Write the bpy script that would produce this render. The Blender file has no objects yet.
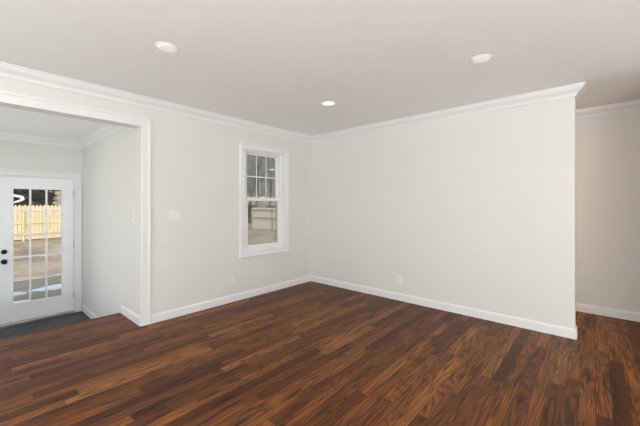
import bpy, bmesh, math, random
from mathutils import Vector, Matrix, noise
C = bpy.context.scene
COL = C.collection
R = math.radians

# ------------------------------------------------------------------ camera
CAM = bpy.data.cameras.new('camera'); cam = bpy.data.objects.new('camera', CAM); COL.objects.link(cam)
cam.location = (0, 0, 1.30); cam.rotation_euler = (R(90), 0, -math.atan2(.7496, .6623))
CAM.sensor_fit = 'HORIZONTAL'; CAM.sensor_width = 36; CAM.lens = 36 * 312 / 640
CAM.shift_y = -8.2 / 640; CAM.clip_start = .02; CAM.clip_end = 500
C.camera = cam

# ------------------------------------------------------------------ sky, sun, window light, added fills, exposure
W = bpy.data.worlds.new('sky'); C.world = W; W.use_nodes = True
wn, wl = W.node_tree.nodes, W.node_tree.links
bg = wn['Background']; bg.inputs[1].default_value = 1.3
tc = wn.new('ShaderNodeTexCoord'); sx = wn.new('ShaderNodeSeparateXYZ'); cr = wn.new('ShaderNodeValToRGB')
wl.new(tc.outputs['Generated'], sx.inputs[0]); wl.new(sx.outputs['Z'], cr.inputs[0]); wl.new(cr.outputs[0], bg.inputs[0])
cr.color_ramp.elements[0].color = (.90, .92, .95, 1); cr.color_ramp.elements[1].color = (.55, .68, .95, 1)

def sun(energy, direction, col):
    l = bpy.data.lights.new('sun', 'SUN'); l.energy = energy; l.color = col; l.angle = R(1.5)
    o = bpy.data.objects.new('sun', l); COL.objects.link(o)
    o.rotation_euler = Vector(direction).to_track_quat('-Z', 'Y').to_euler(); o.location = (0, -20, 20)
sun(3.4, (.40, .78, -.65), (1, .90, .74))

def area_light(name, loc, direction, sx_, sy_, watts, col=(1, 1, 1)):
    l = bpy.data.lights.new(name, 'AREA'); l.shape = 'RECTANGLE'; l.size = sx_; l.size_y = sy_; l.energy = watts; l.color = col
    o = bpy.data.objects.new(name, l); COL.objects.link(o); o.location = loc
    o.rotation_euler = Vector(direction).to_track_quat('-Z', 'Y').to_euler()
# window light, then added unseen fills facing up to brighten the ceiling
area_light('daylight_side_window', (-2.52, 1.95, 1.30), (1, 0, .4), .9, 1.5, 26, (.965, 1, .985))
area_light('uplight_fill_side', (-2.20, -.70, .30), (.28, 0, 1), .6, 1.7, 108, (.965, 1, .985))
area_light('uplight_fill_rear', (-1.20, -3.10, .30), (.05, .12, 1), 2.2, .6, 255, (.965, 1, .985))
area_light('fill_entry_left', (-.55, 6.12, .75), (0, -1, .2), .9, 1.5, 7, (.965, 1, .99))  # added fill left of the door, for entry brightness and floor sheen

area_light('uplight_fill_entry', (-1.0, 5.0, -.15), (.12, 0, 1), .35, 1.3, 11, (.965, 1, .99))  # added unseen upward fill that lifts the entry ceiling and door

C.view_settings.view_transform = 'Standard'; C.view_settings.look = 'None'
C.view_settings.exposure = .04; C.view_settings.gamma = 1; C.view_settings.use_curve_mapping = False
C.cycles.diffuse_bounces = 6; C.cycles.max_bounces = 14; C.cycles.transparent_max_bounces = 16

# ------------------------------------------------------------------ mesh helpers
def box(bm, a, b):
    x0, x1 = sorted((a[0], b[0])); y0, y1 = sorted((a[1], b[1])); z0, z1 = sorted((a[2], b[2]))
    v = [bm.verts.new(p) for p in ((x0,y0,z0),(x1,y0,z0),(x1,y1,z0),(x0,y1,z0),(x0,y0,z1),(x1,y0,z1),(x1,y1,z1),(x0,y1,z1))]
    for f in ((0,3,2,1),(4,5,6,7),(0,1,5,4),(1,2,6,5),(2,3,7,6),(3,0,4,7)): bm.faces.new([v[i] for i in f])

def boxes(*bs):
    bm = bmesh.new()
    for a, b in bs: box(bm, a, b)
    return bm

def bevelled(bm, w, seg=2):
    bmesh.ops.bevel(bm, geom=bm.edges[:], offset=w, segments=seg, profile=.5, affect='EDGES')
    return bm

def sweep(profile, path, bm=None):
    """profile of (offset to the right of travel, z) mitred along a plan polyline"""
    bm = bm or bmesh.new()
    P = [Vector(p) for p in path]; rings = []
    for i, p in enumerate(P):
        din = (P[i] - P[i-1]).normalized() if i else None
        dout = (P[i+1] - P[i]).normalized() if i < len(P) - 1 else None
        din = din or dout; dout = dout or din
        n0 = Vector((din.y, -din.x)); n1 = Vector((dout.y, -dout.x))
        m = (n0 + n1); m = m / max(m.dot(n0), 1e-6)
        rings.append([bm.verts.new((p.x + m.x*d, p.y + m.y*d, z)) for d, z in profile])
    n = len(profile)
    for a, b in zip(rings, rings[1:]):
        for k in range(n): bm.faces.new((a[k], b[k], b[(k+1) % n], a[(k+1) % n]))
    bm.faces.new(rings[0][::-1]); bm.faces.new(rings[-1])
    bmesh.ops.recalc_face_normals(bm, faces=bm.faces)
    return bm

def tube(bm, pts, rads, seg=6, cap=True):
    pts = [Vector(p) for p in pts]; rings = []
    for i, p in enumerate(pts):
        t = ((pts[i+1] if i < len(pts)-1 else p) - (pts[i-1] if i else p)).normalized()
        u = t.orthogonal().normalized() if not rings else (u - t * u.dot(t)).normalized()
        w = t.cross(u)
        rings.append([bm.verts.new(p + (u*math.cos(2*math.pi*k/seg) + w*math.sin(2*math.pi*k/seg)) * rads[i]) for k in range(seg)])
    for a, b in zip(rings, rings[1:]):
        for k in range(seg): bm.faces.new((a[k], a[(k+1) % seg], b[(k+1) % seg], b[k]))
    if cap: bm.faces.new(rings[0][::-1]); bm.faces.new(rings[-1])

def lathe(bm, profile, mat=Matrix(), seg=32):
    """profile of (radius, z) about local z"""
    rings = []
    for r, z in profile:
        if r < 1e-6: rings.append([bm.verts.new(mat @ Vector((0, 0, z)))])
        else: rings.append([bm.verts.new(mat @ Vector((r*math.cos(2*math.pi*k/seg), r*math.sin(2*math.pi*k/seg), z))) for k in range(seg)])
    for a, b in zip(rings, rings[1:]):
        for k in range(seg):
            k2 = (k+1) % seg
            q = ([a[0]] if len(a) == 1 else [a[k], a[k2]]) + ([b[0]] if len(b) == 1 else [b[k2], b[k]])
            if len(q) > 2: bm.faces.new(q)
    bmesh.ops.recalc_face_normals(bm, faces=bm.faces)

def obj(name, bm, mat, parent=None, smooth=False):
    me = bpy.data.meshes.new(name); bm.to_mesh(me); bm.free()
    if smooth:
        for p in me.polygons: p.use_smooth = True
    me.materials.append(mat)
    o = bpy.data.objects.new(name, me); COL.objects.link(o)
    if parent: o.parent = parent
    return o

def struct(name, bm, mat, parent=None):
    o = obj(name, bm, mat, parent)
    if not parent: o['kind'] = 'structure'
    return o

def tag(o, label, cat, group=None, kind=None):
    o['label'] = label; o['category'] = cat
    if group: o['group'] = group
    if kind: o['kind'] = kind
    return o

def thing(name, label, cat, loc=(0, 0, 0), rz=0, group=None):
    o = bpy.data.objects.new(name, None); COL.objects.link(o); o.location = loc; o.rotation_euler = (0, 0, rz)
    o.empty_display_size = .1
    return tag(o, label, cat, group)

def dup(root, loc, rz=0, s=1, label=None):
    r = root.copy(); COL.objects.link(r); r.location = loc; r.rotation_euler = (0, 0, rz); r.scale = (s, s, s)
    if label: r['label'] = label
    for ch in list(root.children):
        c = ch.copy(); COL.objects.link(c); c.parent = r
        for g in ch.children:
            d = g.copy(); COL.objects.link(d); d.parent = c
    return r

# ------------------------------------------------------------------ materials
def mat(name, col, rough=.5, spec=.5, metal=0, emit=None, estr=0):
    m = bpy.data.materials.new(name); m.use_nodes = True
    b = m.node_tree.nodes['Principled BSDF']
    b.inputs['Base Color'].default_value = (*col, 1); b.inputs['Roughness'].default_value = rough
    b.inputs['Specular IOR Level'].default_value = spec; b.inputs['Metallic'].default_value = metal
    if emit: b.inputs['Emission Color'].default_value = (*emit, 1); b.inputs['Emission Strength'].default_value = estr
    return m

class NT:
    """tiny node-tree helper"""
    def __init__(s, m): s.n = m.node_tree.nodes; s.l = m.node_tree.links; s.b = s.n['Principled BSDF']
    def put(s, sock, v):
        if isinstance(v, (int, float)): sock.default_value = v
        elif isinstance(v, tuple): sock.default_value = v
        else: s.l.new(v, sock)
    def m(s, op, a, b=0, c=0):
        n = s.n.new('ShaderNodeMath'); n.operation = op
        for i, v in enumerate((a, b, c)): s.put(n.inputs[i], v)
        return n.outputs[0]
    def xyz(s, x, y, z=0):
        n = s.n.new('ShaderNodeCombineXYZ')
        for i, v in enumerate((x, y, z)): s.put(n.inputs[i], v)
        return n.outputs[0]
    def coord(s, kind='Object'):
        t = s.n.new('ShaderNodeTexCoord'); q = s.n.new('ShaderNodeSeparateXYZ'); s.l.new(t.outputs[kind], q.inputs[0])
        return t.outputs[kind], q.outputs[0], q.outputs[1], q.outputs[2]
    def noise(s, vec, scale, detail=2, rough=.5, dist=0):
        n = s.n.new('ShaderNodeTexNoise'); s.put(n.inputs['Vector'], vec); n.inputs['Scale'].default_value = scale
        n.inputs['Detail'].default_value = detail; n.inputs['Roughness'].default_value = rough; n.inputs['Distortion'].default_value = dist
        return n.outputs[0]
    def white(s, vec):
        n = s.n.new('ShaderNodeTexWhiteNoise'); n.noise_dimensions = '3D'; s.put(n.inputs['Vector'], vec); return n.outputs['Value']
    def ramp(s, f, stops):
        n = s.n.new('ShaderNodeValToRGB'); s.put(n.inputs[0], f); e = n.color_ramp.elements
        while len(e) < len(stops): e.new(.5)
        for k, (p, c) in enumerate(stops): e[k].position = p; e[k].color = (*c, 1)
        return n.outputs[0]
    def mix(s, f, a, b, mode='MIX'):
        n = s.n.new('ShaderNodeMix'); n.data_type = 'RGBA'; n.blend_type = mode
        s.put(n.inputs[0], f); s.put(n.inputs[6], a); s.put(n.inputs[7], b); return n.outputs[2]
    def bump(s, h, strength, dist=.002):
        n = s.n.new('ShaderNodeBump'); s.put(n.inputs['Height'], h); n.inputs['Strength'].default_value = strength
        n.inputs['Distance'].default_value = dist; s.l.new(n.outputs[0], s.b.inputs['Normal'])
    def base(s, c): s.l.new(c, s.b.inputs['Base Color'])

def paint(name, col, rough, bump):
    m = mat(name, col, rough, .35); t = NT(m); v = t.coord()[0]
    f = t.noise(v, 3, 3); t.base(t.mix(f, (*[c*.985 for c in col], 1), (*[min(1, c*1.01) for c in col], 1)))
    t.bump(t.noise(v, 220, 2), bump, .001)
    return m
M_WALL = paint('wall_paint', (.765, .763, .742), .75, .06)
M_CEIL = paint('ceiling_paint', (.90, .91, .905), .85, .05)
M_TRIM = paint('trim_paint', (.835, .845, .865), .38, .02)
M_DOOR = paint('door_paint', (.915, .93, .96), .40, .02)
M_VINYL = paint('window_vinyl', (.87, .88, .90), .35, .01)
M_PLATE = mat('white_plastic', (.83, .83, .82), .3)
M_ROCKER = mat('white_rocker', (.86, .86, .85), .25)
M_SLOT = mat('slot_dark', (.12, .12, .12), .6)
M_BLACK = mat('black_metal', (.018, .018, .02), .35, .5, .6)
M_HINGE = mat('nickel', (.55, .55, .56), .35, .5, 1)
M_RING = mat('fixture_ring', (.86, .85, .84), .5)
M_LENS = mat('fixture_lens', (.9, .89, .88), .5, emit=(1, .97, .95), estr=.22)
M_LENS_LIT = mat('fixture_lens_lit', (.9, .88, .86), .5, emit=(1, .95, .92), estr=.65)

def oak():
    m = mat('stained_oak', (.1, .04, .02),  .3, .21); t = NT(m); _, x, y, z = t.coord()
    Wd, Ln = .083, 1.15
    row = t.m('FLOOR', t.m('DIVIDE', y, Wd))
    off = t.m('MULTIPLY', t.white(t.xyz(row, 3.7, 1.3)), 9.0)
    xs = t.m('DIVIDE', t.m('ADD', x, off), Ln)
    # board lengths vary: warp the end joints with the row's own noise
    xs = t.m('ADD', xs, t.m('MULTIPLY', t.m('SINE', t.m('ADD', t.m('MULTIPLY', xs, 2.1), off)), .22))
    brd = t.m('FLOOR', xs)
    r1 = t.white(t.xyz(row, brd, .5)); r2 = t.white(t.xyz(row, brd, 7.5)); r3 = t.white(t.xyz(row, brd, 15.5))
    # flat-sawn figure: contour lines of a smooth stretched noise, different in each board
    ox = t.m('MULTIPLY', r2, 60); oy = t.m('MULTIPLY', r3, 40)
    fig = t.noise(t.xyz(t.m('ADD', t.m('MULTIPLY', x, .62), ox), t.m('ADD', t.m('MULTIPLY', y, 8.5), oy), r1), 1.0, 1.5, .45, .1)
    ring = t.m('SINE', t.m('MULTIPLY', fig, t.m('MULTIPLY_ADD', r2, 110, 105)))
    ring = t.m('MULTIPLY_ADD', ring, .5, .5)
    ring = t.m('POWER', ring, 3.0)
    streak = t.noise(t.xyz(t.m('ADD', t.m('MULTIPLY', x, 3), ox), t.m('ADD', t.m('MULTIPLY', y, 130), oy)), 1.0, 3, .6)
    pore = t.noise(t.xyz(t.m('MULTIPLY', x, 14), t.m('ADD', t.m('MULTIPLY', y, 420), oy)), 1.0, 2, .6)
    blotch = t.noise(t.xyz(t.m('ADD', t.m('MULTIPLY', x, 2.2), ox), t.m('ADD', t.m('MULTIPLY', y, 17), oy), 4), 1.0, 4, .65)
    tone = t.ramp(r1, [(0, (.105, .0290, .0060)), (.20, (.165, .0490, .0105)), (.50, (.235, .0750, .0160)), (.80, (.310, .1080, .0240)), (1, (.420, .1600, .0400))])
    dark = (.022, .0075, .0040, 1)
    def mr(v, a, b):
        n = t.n.new('ShaderNodeMapRange'); t.put(n.inputs[0], v); n.inputs[1].default_value = a; n.inputs[2].default_value = b; return n.outputs[0]
    c = t.mix(t.m('MULTIPLY', ring, .70), tone, dark)
    c = t.mix(t.m('MULTIPLY', mr(streak, .56, .34), .75), c, dark)
    c = t.mix(t.m('MULTIPLY', mr(blotch, .53, .66), .85), c, dark)
    c = t.mix(t.m('MULTIPLY', mr(pore, .55, .75), .35), c, dark)
    # seams
    fy = t.m('FRACT', t.m('DIVIDE', y, Wd)); ey = t.m('MINIMUM', fy, t.m('SUBTRACT', 1, fy))
    fx = t.m('FRACT', xs); ex = t.m('MULTIPLY', t.m('MINIMUM', fx, t.m('SUBTRACT', 1, fx)), Ln / Wd)
    edge = t.m('LESS_THAN', t.m('MINIMUM', ey, ex), .016)
    c = t.mix(t.m('MULTIPLY', edge, .75), c, (.012, .005, .003, 1))
    t.base(c)
    t.put(t.b.inputs['Roughness'], t.m('MULTIPLY_ADD', streak, .16, .36))
    t.bump(t.m('SUBTRACT', t.m('MULTIPLY', ring, -.12), edge), .25, .0012)
    return m
M_OAK = oak()

def slate():
    m = mat('dark_slate_tile', (.03, .034, .04), .45, .5); t = NT(m); v, x, y, z = t.coord()
    f = t.noise(v, 6, 4, .6); c = t.ramp(f, [(.25, (.014, .017, .021)), (.6, (.030, .036, .042)), (.85, (.06, .066, .072))])
    br = t.n.new('ShaderNodeTexBrick'); t.put(br.inputs['Vector'], v); br.inputs['Scale'].default_value = 1
    br.offset = .5; br.inputs['Brick Width'].default_value = .6; br.inputs['Row Height'].default_value = .3; br.inputs['Mortar Size'].default_value = .004
    c = t.mix(br.outputs['Fac'], c, (.02, .02, .02, 1)); t.base(c); t.bump(f, .15, .002)
    return m
M_SLATE = slate()

def glass(name, tint):
    m = bpy.data.materials.new(name); m.use_nodes = True; n, l = m.node_tree.nodes, m.node_tree.links
    n.remove(n['Principled BSDF']); out = n['Material Output']
    tr = n.new('ShaderNodeBsdfTransparent'); tr.inputs[0].default_value = (*tint, 1)
    gl = n.new('ShaderNodeBsdfGlossy'); gl.inputs['Roughness'].default_value = .02
    fr = n.new('ShaderNodeFresnel'); fr.inputs[0].default_value = 1.45
    mx = n.new('ShaderNodeMixShader'); l.new(fr.outputs[0], mx.inputs[0]); l.new(tr.outputs[0], mx.inputs[1]); l.new(gl.outputs[0], mx.inputs[2])
    l.new(mx.outputs[0], out.inputs[0]); return m
M_GLASS = glass('clear_glass', (.95, .97, .96))

def screen():
    m = bpy.data.materials.new('insect_mesh'); m.use_nodes = True; n, l = m.node_tree.nodes, m.node_tree.links
    n.remove(n['Principled BSDF']); out = n['Material Output']
    tr = n.new('ShaderNodeBsdfTransparent'); df = n.new('ShaderNodeBsdfDiffuse'); df.inputs[0].default_value = (.22, .225, .22, 1)
    mx = n.new('ShaderNodeMixShader'); mx.inputs[0].default_value = .16
    l.new(tr.outputs[0], mx.inputs[1]); l.new(df.outputs[0], mx.inputs[2]); l.new(mx.outputs[0], out.inputs[0]); return m
M_SCREEN = screen()

def noisy(name, stops, scale, rough=.9, stretch=(1, 1, 1), detail=4, bump=0, bd=.02):
    m = mat(name, (.5, .5, .5), rough, .2); t = NT(m); v, x, y, z = t.coord()
    q = t.xyz(t.m('MULTIPLY', x, stretch[0]), t.m('MULTIPLY', y, stretch[1]), t.m('MULTIPLY', z, stretch[2]))
    f = t.noise(q, scale, detail, .6); t.base(t.ramp(f, stops))
    if bump: t.bump(f, bump, bd)
    return m
M_FENCE = noisy('fence_pine', [(.3, (.62, .50, .31)), (.55, (.76, .64, .42)), (.8, (.82, .71, .50))], 3, .8, (7, 7, .6))
M_SIDEF = noisy('fence_weathered', [(.3, (.60, .55, .46)), (.7, (.74, .69, .59))], 3, .8, (7, 7, .6))
M_FRAIL = noisy('fence_rail', [(.3, (.30, .275, .23)), (.7, (.40, .37, .31))], 3, .8)
M_GROUND = noisy('bare_winter_ground', [(.30, (.20, .155, .115)), (.46, (.33, .26, .185)), (.60, (.44, .36, .255)), (.76, (.28, .225, .165))], .9, .95, detail=8, bump=.5, bd=.05)
M_SNOW = mat('snow', (.92, .94, .95), .6)
M_BARK = noisy('bark', [(.3, (.07, .06, .05)), (.7, (.17, .15, .13))], 6, .95, (1, 1, .3))
M_TWIG = noisy('twigs', [(.3, (.10, .092, .08)), (.7, (.19, .175, .155))], 2, .95)
M_NEEDLE = noisy('needles', [(.3, (.012, .02, .014)), (.7, (.045, .06, .04))], 3, .9)
M_SHRUB = noisy('shrub_leaves', [(.3, (.03, .035, .025)), (.7, (.10, .105, .085))], 3, .9)
M_WOODS = noisy('wooded_slope', [(.30, (.10, .105, .095)), (.50, (.16, .165, .155)), (.70, (.22, .225, .22))], .45, .95, (1, 1, .35), 8)
M_LAMPM = mat('grey_metal', (.25, .26, .27), .5, .5, .5)
M_LAMPH = mat('white_lamp_head', (.85, .86, .86), .4)
M_ROOF = noisy('roof_shingles', [(.3, (.08, .08, .08)), (.7, (.14, .14, .14))], 8)

# ------------------------------------------------------------------ room shell
H, HE, FE = 2.449, 2.30, -.40           # ceiling, entry ceiling, entry floor
XA, YB = -2.5, -3.5                      # side wall, rear wall
OX0, OX1 = -.70, 1.236                   # opening to the entry in the left wall
fl = boxes(((XA-.15, YB-.15, -.03), (5.10, 3.80, 0)), ((OX0, 3.80, -.03), (OX1, 4.30, 0)))
struct('floor', fl, M_OAK)
struct('floor_step', boxes(((OX0-.5, 4.0, FE), (OX1, 4.275, -.031)), ((OX0-.5, 4.275, FE), (OX1, 4.56, -.20))), M_OAK)
struct('floor_entry', boxes(((-1.35, 4.0, FE-.03), (1.386, 6.32, FE))), M_SLATE)
struct('ceiling', boxes(((XA-.15, YB-.15, H), (5.10, 3.80, H+.03))), M_CEIL)
struct('ceiling_entry', boxes(((-1.35, 3.80, HE), (1.386, 6.32, HE+.03))), M_CEIL)
WX0, WX1, WZ0, WZ1 = 2.548, 3.292, .645, 2.082
struct('wall_left', boxes(((XA-.15, 3.65, -.03), (OX0, 3.80, H)), ((OX0, 3.65, 2.14), (OX1, 3.80, H)), ((OX1, 3.65, -.03), (WX0, 3.80, H)),
    ((WX0, 3.65, -.03), (WX1, 3.80, WZ0)), ((WX0, 3.65, WZ1), (WX1, 3.80, H)), ((WX1, 3.65, -.03), (5.10, 3.80, H))), M_WALL)
struct('wall_right', boxes(((3.897, .15, -.03), (4.02, 3.65, H))), M_WALL)
struct('wall_hall', boxes(((4.95, YB, -.03), (5.10, 3.65, H)), ((3.897, YB, -.03), (4.02, -.55, H))), M_WALL)  # the unseen section nearer the room is added to shade the hall
def wall_x_openings(y0, y1, ops, x0, x1, z0, z1):     # wall along y with openings
    out = []; y = y0
    for a, b, c, d in ops: out += [((x0, y, z0), (x1, a, z1)), ((x0, a, z0), (x1, b, c)), ((x0, a, d), (x1, b, z1))]; y = b
    return out + [((x0, y, z0), (x1, y1, z1))]
struct('wall_side', boxes(*wall_x_openings(YB, 3.65, [(-1.6, .2, .02, 2.1), (1.5, 2.4, .5, 2.1)], XA-.15, XA, -.03, H)), M_WALL)
rw = wall_x_openings(XA-.15, 5.10, [(-2.3, -.1, .02, 2.15)], 0, 1, -.03, H)
struct('wall_rear', boxes(*[((a[1], YB-.15, a[2]), (b[1], YB, b[2])) for a, b in rw]), M_WALL)
struct('wall_return', boxes(((1.236, 3.80, FE-.03), (1.386, 6.32, HE+.03))), M_WALL)
DX0, DX1, DZ0, DZ1 = .262, 1.122, FE, 1.715
struct('wall_entry', boxes(((-1.35, 6.17, FE), (-1.0, 6.32, HE)), ((-1.0, 6.17, FE), (-.1, 6.32, 0)), ((-1.0, 6.17, 1.5), (-.1, 6.32, HE)), ((-.1, 6.17, FE), (DX0, 6.32, HE)), ((DX0, 6.17, DZ1), (DX1, 6.32, HE)), ((DX1, 6.17, FE), (1.236, 6.32, HE))), M_WALL)
struct('wall_porch', boxes(*wall_x_openings(3.80, 6.17, [(4.3, 5.7, FE+.02, 1.7)], -1.35, -1.20, FE, HE)), M_WALL)

# roof over the whole house (shades the near yard)
def roof():
    bm = bmesh.new()
    prof = [(YB-.6, 2.50), (1.2, 4.6), (6.4, 2.50), (6.4, 2.36), (YB-.6, 2.36)]
    a = [bm.verts.new((XA-.6, y, z)) for y, z in prof]; b = [bm.verts.new((5.6, y, z)) for y, z in prof]
    for k in range(5): bm.faces.new((a[k], b[k], b[(k+1) % 5], a[(k+1) % 5]))
    bm.faces.new(a[::-1]); bm.faces.new(b); bmesh.ops.recalc_face_normals(bm, faces=bm.faces)
    # keep it clear of the ceilings
    bmesh.ops.translate(bm, verts=bm.verts, vec=(0, 0, .16))
    return bm
struct('roof', roof(), M_ROOF)

# crown, baseboards, casings
CROWN = [(0, 0), (.080, 0), (.080, -.010), (.074, -.014), (.070, -.017), (.066, -.030), (.052, -.047), (.034, -.060), (.022, -.070), (.020, -.078), (.016, -.081), (.014, -.094), (.008, -.100), (0, -.100)]
def crown(name, path, z): struct(name, sweep([(d, z - .0005 + q) for d, q in CROWN], path), M_TRIM)
crown('trim_1', [(XA, 3.65), (3.897, 3.65), (3.897, .15), (4.02, .15), (4.02, 3.649)], H)
crown('trim_2', [(4.95, 3.649), (4.95, YB)], H)
crown('trim_3', [(-1.2, 6.17), (1.236, 6.17), (1.236, 3.801)], HE)
BASE = [(0, 0), (.014, 0), (.014, .078), (.012, .084), (.009, .088), (.008, .094), (.005, .097), (0, .097)]
def baseboard(name, path, z=0): struct(name, sweep([(d, z + .0005 + q) for d, q in BASE], path), M_TRIM)
baseboard('baseboard_left', [(1.332, 3.65), (3.897, 3.65), (3.897, .15), (4.02, .15), (4.02, 3.649)])
baseboard('baseboard_hall', [(4.95, 3.649), (4.95, YB)])
baseboard('baseboard_jamb', [(1.236, 4.278), (1.236, 3.650)])
baseboard('baseboard_entry', [(1.216, 6.17), (1.236, 6.17), (1.236, 4.57)], FE)
baseboard('baseboard_side', [(XA, YB), (XA, 3.65), (OX0-.096, 3.65)])

def casing(bm, x0, x1, z0, z1, y, w, sill=False):
    """stepped flat casing around an opening in a wall facing -y: inner bead, flat, thicker back band; mitred corners"""
    prof = [(0, 0), (0, .012), (.010, .015), (.022, .013), (w-.026, .013), (w-.020, .020), (w-.004, .020), (w, .016), (w, 0)]
    def ring(px, pz, sx_, sz_): return [bm.verts.new((px + sx_*a, y - d, pz + sz_*a)) for a, d in prof]
    if sill: seq = [(x0, z0, -1, -1), (x0, z1, -1, 1), (x1, z1, 1, 1), (x1, z0, 1, -1)]
    else: seq = [(x0, z0, -1, 0), (x0, z1, -1, 1), (x1, z1, 1, 1), (x1, z0, 1, 0)]
    rs = [ring(*s) for s in seq]; n = len(prof)
    pairs = list(zip(rs, rs[1:])) + ([(rs[-1], rs[0])] if sill else [])
    for a, b in pairs:
        for k in range(n): bm.faces.new((a[k], a[(k+1) % n], b[(k+1) % n], b[k]))
    if not sill: bm.faces.new(rs[0]); bm.faces.new(rs[-1][::-1])
    bmesh.ops.recalc_face_normals(bm, faces=bm.faces); return bm
struct('trim_4', casing(bmesh.new(), OX0, OX1+.002, .0005, 2.14, 3.65, .094), M_TRIM)
struct('trim_5', casing(bmesh.new(), DX0+.004, DX1-.002, FE+.001, DZ1-.004, 6.17, .094), M_TRIM)

# ------------------------------------------------------------------ window
win = bpy.data.objects.new('window_1', None); COL.objects.link(win); win['kind'] = 'structure'; win.location = (2.92, 3.65, WZ0)
def wobj(name, bm, m, parent=win):
    bmesh.ops.translate(bm, verts=bm.verts, vec=(-2.92, -3.65, -WZ0)); return obj(name, bm, m, parent)
wobj('casing', casing(bmesh.new(), WX0, WX1, WZ0, WZ1, 3.65, .080, True), M_TRIM)
def rim(x0, x1, z0, z1, y0, y1, l, r, b, t):
    return boxes(((x0, y0, z0), (x0+l, y1, z1)), ((x1-r, y0, z0), (x1, y1, z1)), ((x0+l, y0, z0), (x1-r, y1, z0+b)), ((x0+l, y0, z1-t), (x1-r, y1, z1)))
fr = rim(WX0+.001, WX1-.001, WZ0+.001, WZ1-.001, 3.652, 3.80, .014, .014, .016, .014)       # jamb extension
box(fr, (WX0+.014, 3.69, WZ0+.015), (WX0+.052, 3.80, WZ1-.014)); box(fr, (WX1-.052, 3.69, WZ0+.015), (WX1-.014, 3.80, WZ1-.014))
box(fr, (WX0+.05, 3.69, WZ1-.034), (WX1-.05, 3.80, WZ1-.014)); box(fr, (WX0+.05, 3.69, WZ0+.015), (WX1-.05, 3.80, WZ0+.036))
wobj('frame', fr, M_VINYL)
sx0, sx1 = WX0+.053, WX1-.053
us = wobj('upper_sash', rim(sx0, sx1, 1.363, WZ1-.035, 3.742, 3.772, .050, .050, .044, .022), M_VINYL)
ls = wobj('lower_sash', rim(sx0, sx1, WZ0+.037, 1.403, 3.705, 3.738, .042, .042, .038, .045), M_VINYL)
mg = bmesh.new()
gx0, gx1, gz0, gz1 = sx0+.050, sx1-.050, 1.407, WZ1-.057
for k in (1, 2): x = gx0 + (gx1-gx0)*k/3; box(mg, (x-.008, 3.7505, gz0), (x+.008, 3.7535, gz1))
zm = 1.712; box(mg, (gx0, 3.7500, zm-.008), (gx1, 3.7530, zm+.008))
wobj('muntin_grid', mg, M_VINYL, us)
wobj('glass_pane', boxes(((gx0, 3.756, gz0), (gx1, 3.758, gz1))), M_GLASS, us)
wobj('glass_pane', boxes(((sx0+.042, 3.720, WZ0+.075), (sx1-.042, 3.722, 1.358))), M_GLASS, ls)
wobj('sash_lock', bevelled(boxes(((2.885, 3.708, 1.4032), (2.955, 3.736, 1.416)), ((2.905, 3.700, 1.4165), (2.935, 3.716, 1.424))), .002), M_VINYL, ls)
sc = wobj('insect_screen', boxes(((sx0, 3.788, WZ0+.037), (sx1, 3.789, WZ1-.035))), M_SCREEN)

# ------------------------------------------------------------------ entry door
door = bpy.data.objects.new('door_1', None); COL.objects.link(door); door['kind'] = 'structure'; door.location = (.69, 6.17, FE)
def dobj(name, bm, m, parent=door, smooth=False, label=None):
    bmesh.ops.translate(bm, verts=bm.verts, vec=(-.69, -6.17, -FE)); o = obj(name, bm, m, parent, smooth)
    if label: o['label'] = label
    return o
px0, px1, pz0, pz1 = .278, 1.108, -.352, 1.698          # slab
lx0, lx1, lz0, lz1 = .431, .968, -.097, 1.530           # glazed lite
dobj('door_frame', rim(DX0+.001, DX1-.001, FE+.001, DZ1-.001, 6.172, 6.32, .013, .011, .0, .014), M_TRIM)
dobj('door_panel', rim(px0, px1, pz0, pz1, 6.156, 6.200, lx0-px0, px1-lx1, lz0-pz0, pz1-lz1), M_DOOR)
lf = rim(lx0-.030, lx1+.030, lz0-.030, lz1+.030, 6.150, 6.158, .034, .034, .034, .034)
dobj('lite_frame', bevelled(lf, .002, 1), M_DOOR)
mg = bmesh.new()
for k in (1, 2): x = lx0 + (lx1-lx0)*k/3; box(mg, (x-.011, 6.156, lz0), (x+.011, 6.176, lz1))
for k in range(1, 5): z = lz0 + (lz1-lz0)*k/5; box(mg, (lx0, 6.157, z-.011), (lx1, 6.175, z+.011))
dobj('muntin_grid', mg, M_DOOR)
dobj('glass_pane', boxes(((lx0, 6.177, lz0), (lx1, 6.180, lz1))), M_GLASS)
dobj('door_sill', bevelled(boxes(((DX0+.014, 6.09, FE+.0005), (DX1-.012, 6.31, pz0-.004))), .006), M_HINGE)
def knob(z, prof):
    bm = bmesh.new(); lathe(bm, prof, Matrix.Translation((.342, 6.156, z)) @ Matrix.Rotation(R(90), 4, 'X')); return bm
dobj('door_knob', knob(.508, [(0, 0), (.034, 0), (.034, .006), (.030, .010), (.013, .012), (.012, .030), (.022, .036), (.029, .046), (.030, .056), (.026, .064), (.015, .069), (0, .070)]), M_BLACK, smooth=True, label='round black door knob')
dobj('deadbolt', knob(.646, [(0, 0), (.032, 0), (.032, .010), (.028, .014), (.010, .014), (.010, .022), (0, .022)]), M_BLACK, label='black deadbolt rosette')
for z in (1.47, .68, -.117):
    h = boxes(((1.1085, 6.150, z-.05), (1.121, 6.156, z+.05))); lathe(h, [(0, -.052), (.006, -.052), (.006, .052), (0, .052)], Matrix.Translation((1.1125, 6.147, z)), 10)
    dobj('hinge', h, M_HINGE, label='small metal hinge')

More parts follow.
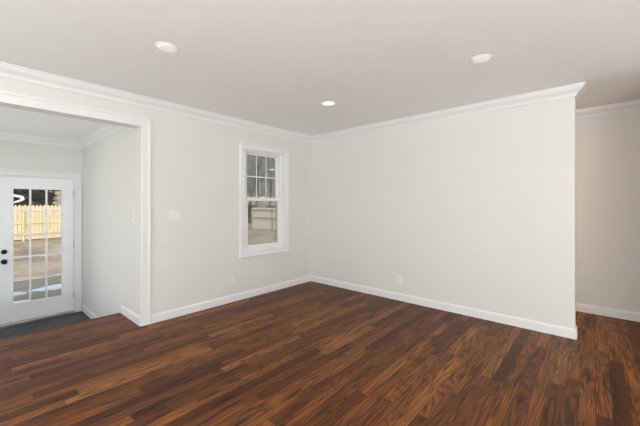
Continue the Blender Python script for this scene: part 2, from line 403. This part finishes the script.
# ------------------------------------------------------------------ recessed lights
def downlight(x, y, label, lens):
    t = thing('recessed_light', label, 'ceiling light', (x, y, H), 0, 'recessed ceiling lights')
    bm = bmesh.new(); lathe(bm, [(.070, -.0005), (.083, -.0005), (.084, -.003), (.081, -.006), (.076, -.007), (.072, -.006), (.070, -.004)], seg=40)
    obj('trim_ring', bm, M_RING, t, True)
    bm = bmesh.new(); lathe(bm, [(.0695, -.0004), (.0695, -.0045), (.04, -.0060), (0, -.0065)], seg=40)
    obj('lens', bm, lens, t, True)
    return t
downlight(.968, 2.346, 'round recessed ceiling light nearest the entry opening', M_LENS)
downlight(2.707, 2.264, 'round recessed ceiling light nearest the room corner, brightest of the three', M_LENS_LIT)
downlight(2.683, .678, 'round recessed ceiling light in front of the free end of the right wall', M_LENS)

t = downlight(4.48, 1.75, 'recessed hall ceiling light hidden behind the right wall', M_LENS_LIT)
def disk_light(name, loc, watts, col):
    l = bpy.data.lights.new(name, 'AREA'); l.shape = 'DISK'; l.size = .13; l.energy = watts; l.color = col
    o = bpy.data.objects.new(name, l); COL.objects.link(o); o.location = loc
disk_light('hall_bulb', (4.48, 1.75, H - .012), 16, (1, .57, .25))
t = downlight(-.20, 4.70, 'unseen ceiling light added to brighten the entry, left of the glazed door', M_LENS_LIT); t.location.z = HE  # fixture and its lamp both added, out of view, to brighten the door
disk_light('entry_fill_disk', (-.20, 4.70, HE - .012), 4, (.98, .99, 1))

# ------------------------------------------------------------------ switches and outlets (built facing -y, origin on the wall)
def plate(w, h):
    bm = boxes(((-w/2, -.006, -h/2), (w/2, 0, h/2))); bmesh.ops.bevel(bm, geom=[e for e in bm.edges if any(abs(v.co.y + .006) < 1e-5 for v in e.verts)], offset=.0025, segments=2, affect='EDGES'); return bm
def switch(name, label, loc, rz, gangs):
    t = thing(name, label, 'light switch', loc, rz, 'light switches'); obj('cover_plate', plate(.070 + .046*(gangs-1), .115), M_PLATE, t)
    for g in range(gangs):
        cx = (g - (gangs-1)/2) * .046
        bm = bmesh.new(); v = [(-.0165, .033, -.0062), (.0165, .033, -.0062), (.0165, 0, -.0085), (-.0165, 0, -.0085), (-.0165, -.033, -.0105), (.0165, -.033, -.0105)]
        f = [bm.verts.new((cx+x, y, z)) for x, z, y in v]; bk = [bm.verts.new((cx+x, -.0055, z)) for x, z, y in v]
        bm.faces.new((f[0], f[1], f[2], f[3])); bm.faces.new((f[3], f[2], f[5], f[4]))
        loop = [0, 1, 2, 5, 4, 3]
        for a, b in zip(loop, loop[1:] + loop[:1]): bm.faces.new((f[a], bk[a], bk[b], f[b]))
        bmesh.ops.recalc_face_normals(bm, faces=bm.faces)
        obj('rocker', bm, M_ROCKER, t)
switch('light_switch', 'white double rocker light switch between the entry casing and the window', (1.590, 3.65, 1.181), 0, 2)
switch('light_switch', 'white single light switch just inside the entry, on the return wall', (1.236, 3.89, 1.181), R(-90), 1)
def outlet(label, loc, rz):
    t = thing('wall_outlet', label, 'outlet', loc, rz, 'wall outlets'); obj('cover_plate', plate(.072, .116), M_PLATE, t)
    for s in (.0195, -.0195):
        bm = bmesh.new(); n = 20
        lp = []
        for k in range(n):
            a = 2*math.pi*k/n; lp.append((.0172*math.cos(a), max(-.0125, min(.0125, .0172*math.sin(a)))))
        f = [bm.verts.new((x, -.0078, s+z)) for x, z in lp]; b = [bm.verts.new((x, -.005, s+z)) for x, z in lp]
        bm.faces.new(f)
        for k in range(n): bm.faces.new((f[k], b[k], b[(k+1) % n], f[(k+1) % n]))
        bmesh.ops.recalc_face_normals(bm, faces=bm.faces)
        r = obj('receptacle', bm, M_ROCKER, t)
        sl = boxes(((-.0075, -.0081, s-.001), (-.0055, -.0079, s+.007)), ((.0055, -.0081, s-.001), (.0075, -.0079, s+.007)))
        lathe(sl, [(0, .0079), (.0022, .0079), (.0022, .0081), (0, .0081)], Matrix.Translation((0, 0, s-.007)) @ Matrix.Rotation(R(90), 4, 'X'), 10)
        obj('slots', sl, M_SLOT, r)
outlet('white wall outlet below and left of the window', (2.349, 3.65, .293), 0)
outlet('white wall outlet low on the long right wall', (3.897, 2.00, .283), R(90) + math.pi)

# ------------------------------------------------------------------ outdoors
G = -.50
def ground_z(x, y):
    d = max(0, y - 30); return G + d*d*.0035 + (.35*noise.noise(Vector((x*.06, y*.06, 0))) if y > 26 else 0) * min(1, max(0, (y-26)/6))
def ground():
    bm = bmesh.new(); xs = [-30 + k*3 for k in range(48)]; ys = [3.0, 6.33, 8] + [10 + k*2 for k in range(14)] + [40 + 4*k for k in range(14)]
    g = [[bm.verts.new((x, y, ground_z(x, y))) for x in xs] for y in ys]
    for a, b in zip(g, g[1:]):
        for k in range(len(xs)-1): bm.faces.new((a[k], a[k+1], b[k+1], b[k]))
    return bm
struct('ground', ground(), M_GROUND)

random.seed(4)
def blob_patch(cx, cy, rx, ry, h, seed, zf=ground_z):
    bm = bmesh.new(); n = 40; rings = []
    for f, hh in ((1.0, -.01), (.93, .4), (.75, .8), (.4, 1.0)):
        ring = []
        for k in range(n):
            a = 2*math.pi*k/n; w = 1 + .55*noise.noise(Vector((math.cos(a)*1.7, math.sin(a)*1.7, seed))) + .3*noise.noise(Vector((math.cos(a)*5, math.sin(a)*5, seed)))
            x, y = cx + rx*w*f*math.cos(a), cy + ry*w*f*math.sin(a); ring.append(bm.verts.new((x, y, zf(x, y) + h*hh)))
        rings.append(ring)
    for a, b in zip(rings, rings[1:]):
        for k in range(n): bm.faces.new((a[k], a[(k+1) % n], b[(k+1) % n], b[k]))
    bm.faces.new(rings[-1]); return bm
tag(obj('snow_patch', blob_patch(1.66, 8.75, .78, .24, .05, 1.3), M_SNOW, smooth=True), 'long patch of melting snow seen through the right panes of the door', 'snow', 'snow patches in the yard')
tag(obj('snow_patch', blob_patch(.52, 8.66, .28, .20, .045, 5.3), M_SNOW, smooth=True), 'middle strip of snow outside the door, left of the longest patch', 'snow', 'snow patches in the yard')
tag(obj('snow_patch', blob_patch(.52, 7.92, .26, .10, .035, 9.1), M_SNOW, smooth=True), 'smallest sliver of snow, nearest the door glass', 'snow', 'snow patches in the yard')
for i, (x, y, rx, ry, l) in enumerate(((29.2, 37.5, 1.3, 1.6, 'snow bank beyond the fence, seen at the left of the window meeting rail'), (35.5, 37.0, 1.8, 1.6, 'snow bank beyond the fence, seen at the right of the window meeting rail'))):
    tag(obj('snow_bank', blob_patch(x, y, rx, ry, .25, 20+i), M_SNOW, smooth=True), l, 'snow', 'snow banks beyond the fence')

def picket_panel(x0, x1, top, bot, w=.135, gap=.012, point=.09):
    bm = bmesh.new(); x = x0
    while x < x1 - .03:
        a, b = x, min(x + w, x1); s = (b-a)*.5
        prof = [(a, bot), (b, bot), (b, top-point), (a+s, top), (a, top-point)]
        f = [bm.verts.new((p, -.009, z)) for p, z in prof]; k = [bm.verts.new((p, .009, z)) for p, z in prof]
        bm.faces.new(f); bm.faces.new(k[::-1])
        for i in range(5): bm.faces.new((f[i], k[i], k[(i+1) % 5], f[(i+1) % 5]))
        x += w + gap
    bmesh.ops.recalc_face_normals(bm, faces=bm.faces); return bm
def fence(label, loc, rz, n, sec, top, rails, m, mr, point):
    """panels run along local x, rails and posts on the -y side"""
    t = thing('picket_fence', label, 'fence', loc, rz, None)
    for k in range(n):
        obj('picket_panel', picket_panel(k*sec, (k+1)*sec, top, .06, point=point), m, t)
        for z in rails: obj('rail', boxes(((k*sec+.05, -.050, z-.045), ((k+1)*sec-.05, -.011, z+.045))), mr, t)
    for k in range(n+1): obj('post', bevelled(boxes(((k*sec-.048, -.107, 0), (k*sec+.048, -.0105, top-.08))), .006, 1), mr, t)
fence('pale yellow pointed picket fence across the far yard, behind the door glass', (1.86-2.4*4, 21.4, G), 0, 9, 2.4, 1.81, (1.54, .90, .33), M_FENCE, M_FENCE, .10)
fence('whitish fence panels with grey rails seen through the window', (14.0, 19.05, G), R(-90), 3, 2.35, 1.60, (1.42, .86), M_SIDEF, M_FRAIL, .0)

# trees
def bare_tree(seed):
    rnd = random.Random(seed); tr = bmesh.new(); br = bmesh.new(); cnt = [0]
    def grow(p, d, ln, r, lv):
        pts, rd = [p], [r]; q = p.copy(); dd = d.copy()
        for k in range(3):
            dd = (dd + Vector((rnd.uniform(-.2, .2), rnd.uniform(-.2, .2), rnd.uniform(-.02, .14)))).normalized(); q = q + dd * ln/3; pts.append(q.copy()); rd.append(r*(1 - .22*(k+1)))
        tube(tr if lv == 0 else br, pts, rd, 6 if lv == 0 else 3, lv == 0)
        if lv >= 4: return
        for i in range({0: 16, 1: 6, 2: 4, 3: 3}[lv]):
            f = rnd.uniform(.32 if lv == 0 else .2, 1); k = min(2, int(f*3)); s = pts[k].lerp(pts[k+1], f*3-k)
            a = rnd.uniform(0, 6.28); o = Vector((math.cos(a), math.sin(a), rnd.uniform(.15, .9))).normalized()
            grow(s, (o*.8 + dd*.5).normalized(), ln*(rnd.uniform(.19, .27) if lv == 0 else rnd.uniform(.36, .55)), rd[k]*.5, lv+1)
    grow(Vector((0, 0, -.3)), Vector((0, 0, 1)), 11, .22, 0)
    return tr, br
def conifer(seed):
    rnd = random.Random(seed); tr = bmesh.new(); cr_ = bmesh.new()
    tube(tr, [(0, 0, -.3), (0, 0, 5), (0, 0, 11)], [.22, .14, .03], 7)
    z = .7
    while z < 11.4:
        f = 1 - z/12; n = 11 + int(9*f)
        for k in range(n):
            a = 2*math.pi*(k + rnd.random())/n; L = (.35 + 2.9*f) * rnd.uniform(.75, 1.12); drop = L*rnd.uniform(.18, .42)
            u = Vector((math.cos(a), math.sin(a), 0)); w = Vector((-u.y, u.x, 0)); wd = L*.24
            c0 = Vector((0, 0, z)); mid = c0 + u*L*.55 - Vector((0, 0, drop*.4)); tip = c0 + u*L - Vector((0, 0, drop))
            vs = [cr_.verts.new(q) for q in (c0 + Vector((0, 0, .07)), mid + w*wd + Vector((0, 0, -.08)), tip, mid - w*wd + Vector((0, 0, -.08)), mid + Vector((0, 0, .13)), mid - Vector((0, 0, .26)))]
            for i, j in ((0, 1), (1, 2), (2, 3), (3, 0)): cr_.faces.new((vs[i], vs[j], vs[4])); cr_.faces.new((vs[j], vs[i], vs[5]))
        z += .36
    bmesh.ops.recalc_face_normals(cr_, faces=cr_.faces); return tr, cr_
protos = []
for s in (1, 2, 3):
    tr, br = bare_tree(s); t = thing('bare_tree', 'leafless grey tree in the woods beyond the fences', 'tree', group='leafless trees beyond the fences')
    obj('trunk', tr, M_BARK, t, True); obj('branches', br, M_TWIG, t); protos.append(t)
con = []
for s in (5, 6):
    tr, cw = conifer(s); t = thing('conifer', 'dark evergreen standing behind the picket fence', 'tree', group='dark evergreens behind the picket fence')
    obj('trunk', tr, M_BARK, t, True); obj('crown', cw, M_NEEDLE, t); con.append(t)
used = set()
def plant(pool, i, x, y, s):
    p = pool[i % len(pool)]; loc = (x, y, ground_z(x, y) - .05); rz = random.uniform(0, 6.28)
    if p.name not in used:
        used.add(p.name); p.location = loc; p.rotation_euler = (0, 0, rz); p.scale = (s, s, s)
    else: dup(p, loc, rz, s)
for i, (x, y, s) in enumerate(((1.7, 26.2, .9), (-4.3, 26.0, .95), (-1.3, 33.0, .95), (-8.0, 32.5, .95), (3.4, 39.0, 1.0), (-4.6, 39.5, 1.0))): plant(con, i, x, y, s)
# the nearest evergreen carries a snow-covered bough
con[0]['label'] = 'nearest dark evergreen, with a snow-covered bough drooping above the picket fence'; del con[0]['group']
bm = bmesh.new(); sb = Matrix.Rotation(-con[0].rotation_euler.z, 4, 'Z')
tube(bm, [sb @ Vector(p) for p in ((-.2, -.3, 2.62), (-.15, -1.6, 2.60), (.05, -2.2, 2.62), (.38, -2.4, 2.52), (.42, -2.5, 2.40), (.25, -2.55, 2.28), (-.05, -2.5, 2.16))], [.05, .06, .08, .09, .09, .08, .04], 7)
obj('snowy_bough', bm, M_SNOW, con[0], True)['label'] = 'snow-covered bough'
random.seed(9)
i = 0
for yy, x0 in ((32.5, 11.5), (39.5, 9.0), (46.5, 6)):
    for x in range(9):
        plant(protos, i, x0 + 6.4*x + random.uniform(-.3, .3), yy + random.uniform(-.3, .3), random.uniform(.85, 1.0)); i += 1

def shrub(seed):
    rnd = random.Random(seed); bm = bmesh.new()
    for k in range(420):
        a = rnd.uniform(0, 6.28); h = rnd.random(); r = .8*math.sqrt(rnd.random())*(1 - .45*h)
        p = Vector((r*math.cos(a), r*math.sin(a), .12 + 1.5*h)); u = Vector((rnd.gauss(0, 1), rnd.gauss(0, 1), rnd.gauss(0, 1))).normalized(); w = u.orthogonal().normalized()
        s = rnd.uniform(.08, .17); vs = [bm.verts.new(p + q) for q in (u*s, w*s*.5, -u*s, -w*s*.5)]; bm.faces.new(vs)
    st = bmesh.new()
    for k in range(7):
        a = k*.9; tube(st, [(0, 0, -.1), (.25*math.cos(a), .25*math.sin(a), .7), (.5*math.cos(a), .5*math.sin(a), 1.4)], [.03, .02, .008], 5)
    return bm, st
lf, st = shrub(1); sh = thing('shrub', 'dark shrub behind the whitish fence panels', 'shrub', group='shrubs behind the whitish fence'); obj('foliage', lf, M_SHRUB, sh); obj('stems', st, M_BARK, sh)
for k in range(9):
    x, y = 16.4 + 2.0*k, 24.6 + .7*(k % 2); loc = (x, y, ground_z(x, y))
    if k == 0: sh.location = loc; sh.scale = (1.15,)*3
    else: dup(sh, loc, k*1.3, .95 + .05*((k*7) % 4))

# wooded rise closing the view
def woods():
    bm = bmesh.new(); rows = []
    for j in range(9):
        f = j/8; row = []
        for k in range(90):
            x = -45 + k*2.0; y = 62 + 16*f; z = ground_z(x, 60) + 22*f + (2.2*noise.noise(Vector((x*.12, j*.5, 1))) + 1.0*noise.noise(Vector((x*.5, j, 3))))*(1 if j else 0)
            row.append(bm.verts.new((x, y, z - (2.5 if j == 0 else 0))))
        rows.append(row)
    for a, b in zip(rows, rows[1:]):
        for k in range(89): bm.faces.new((a[k], a[k+1], b[k+1], b[k]))
    return bm
tag(obj('wooded_hill', woods(), M_WOODS), 'grey wooded hillside filling the distance behind the fences', 'woods', kind='stuff')

# street lamp seen in the upper window sash
sl = thing('street_lamp', 'street lamp with a white head on a sloping arm, seen in the upper window sash', 'street lamp', (0, 0, 0))
bm = bmesh.new(); pole = Vector((21.55, 28.0)); lathe(bm, [(.09, G), (.075, 2), (.055, 5.25), (0, 5.27)], Matrix.Translation((pole.x, pole.y, 0)), 12); obj('pole', bm, M_LAMPM, sl, True)
right = Vector((.6623, -.7496))
bm = bmesh.new(); tube(bm, [(pole.x, pole.y, 4.85), (pole.x+right.x*.5, pole.y+right.y*.5, 5.05), (pole.x+right.x*1.1, pole.y+right.y*1.1, 5.20)], [.03, .03, .028], 8); obj('arm', bm, M_LAMPM, sl)
bm = bmesh.new(); pts, rd = [], []
for k in range(9): f = k/8; pts.append((pole.x+right.x*(1.05+.75*f), pole.y+right.y*(1.05+.75*f), 5.20-.06*f)); rd.append(.03+.10*math.sin(math.pi*min(1, f*.9+.05)))
tube(bm, pts, rd, 12); obj('lamp_head', bm, M_LAMPH, sl, True)
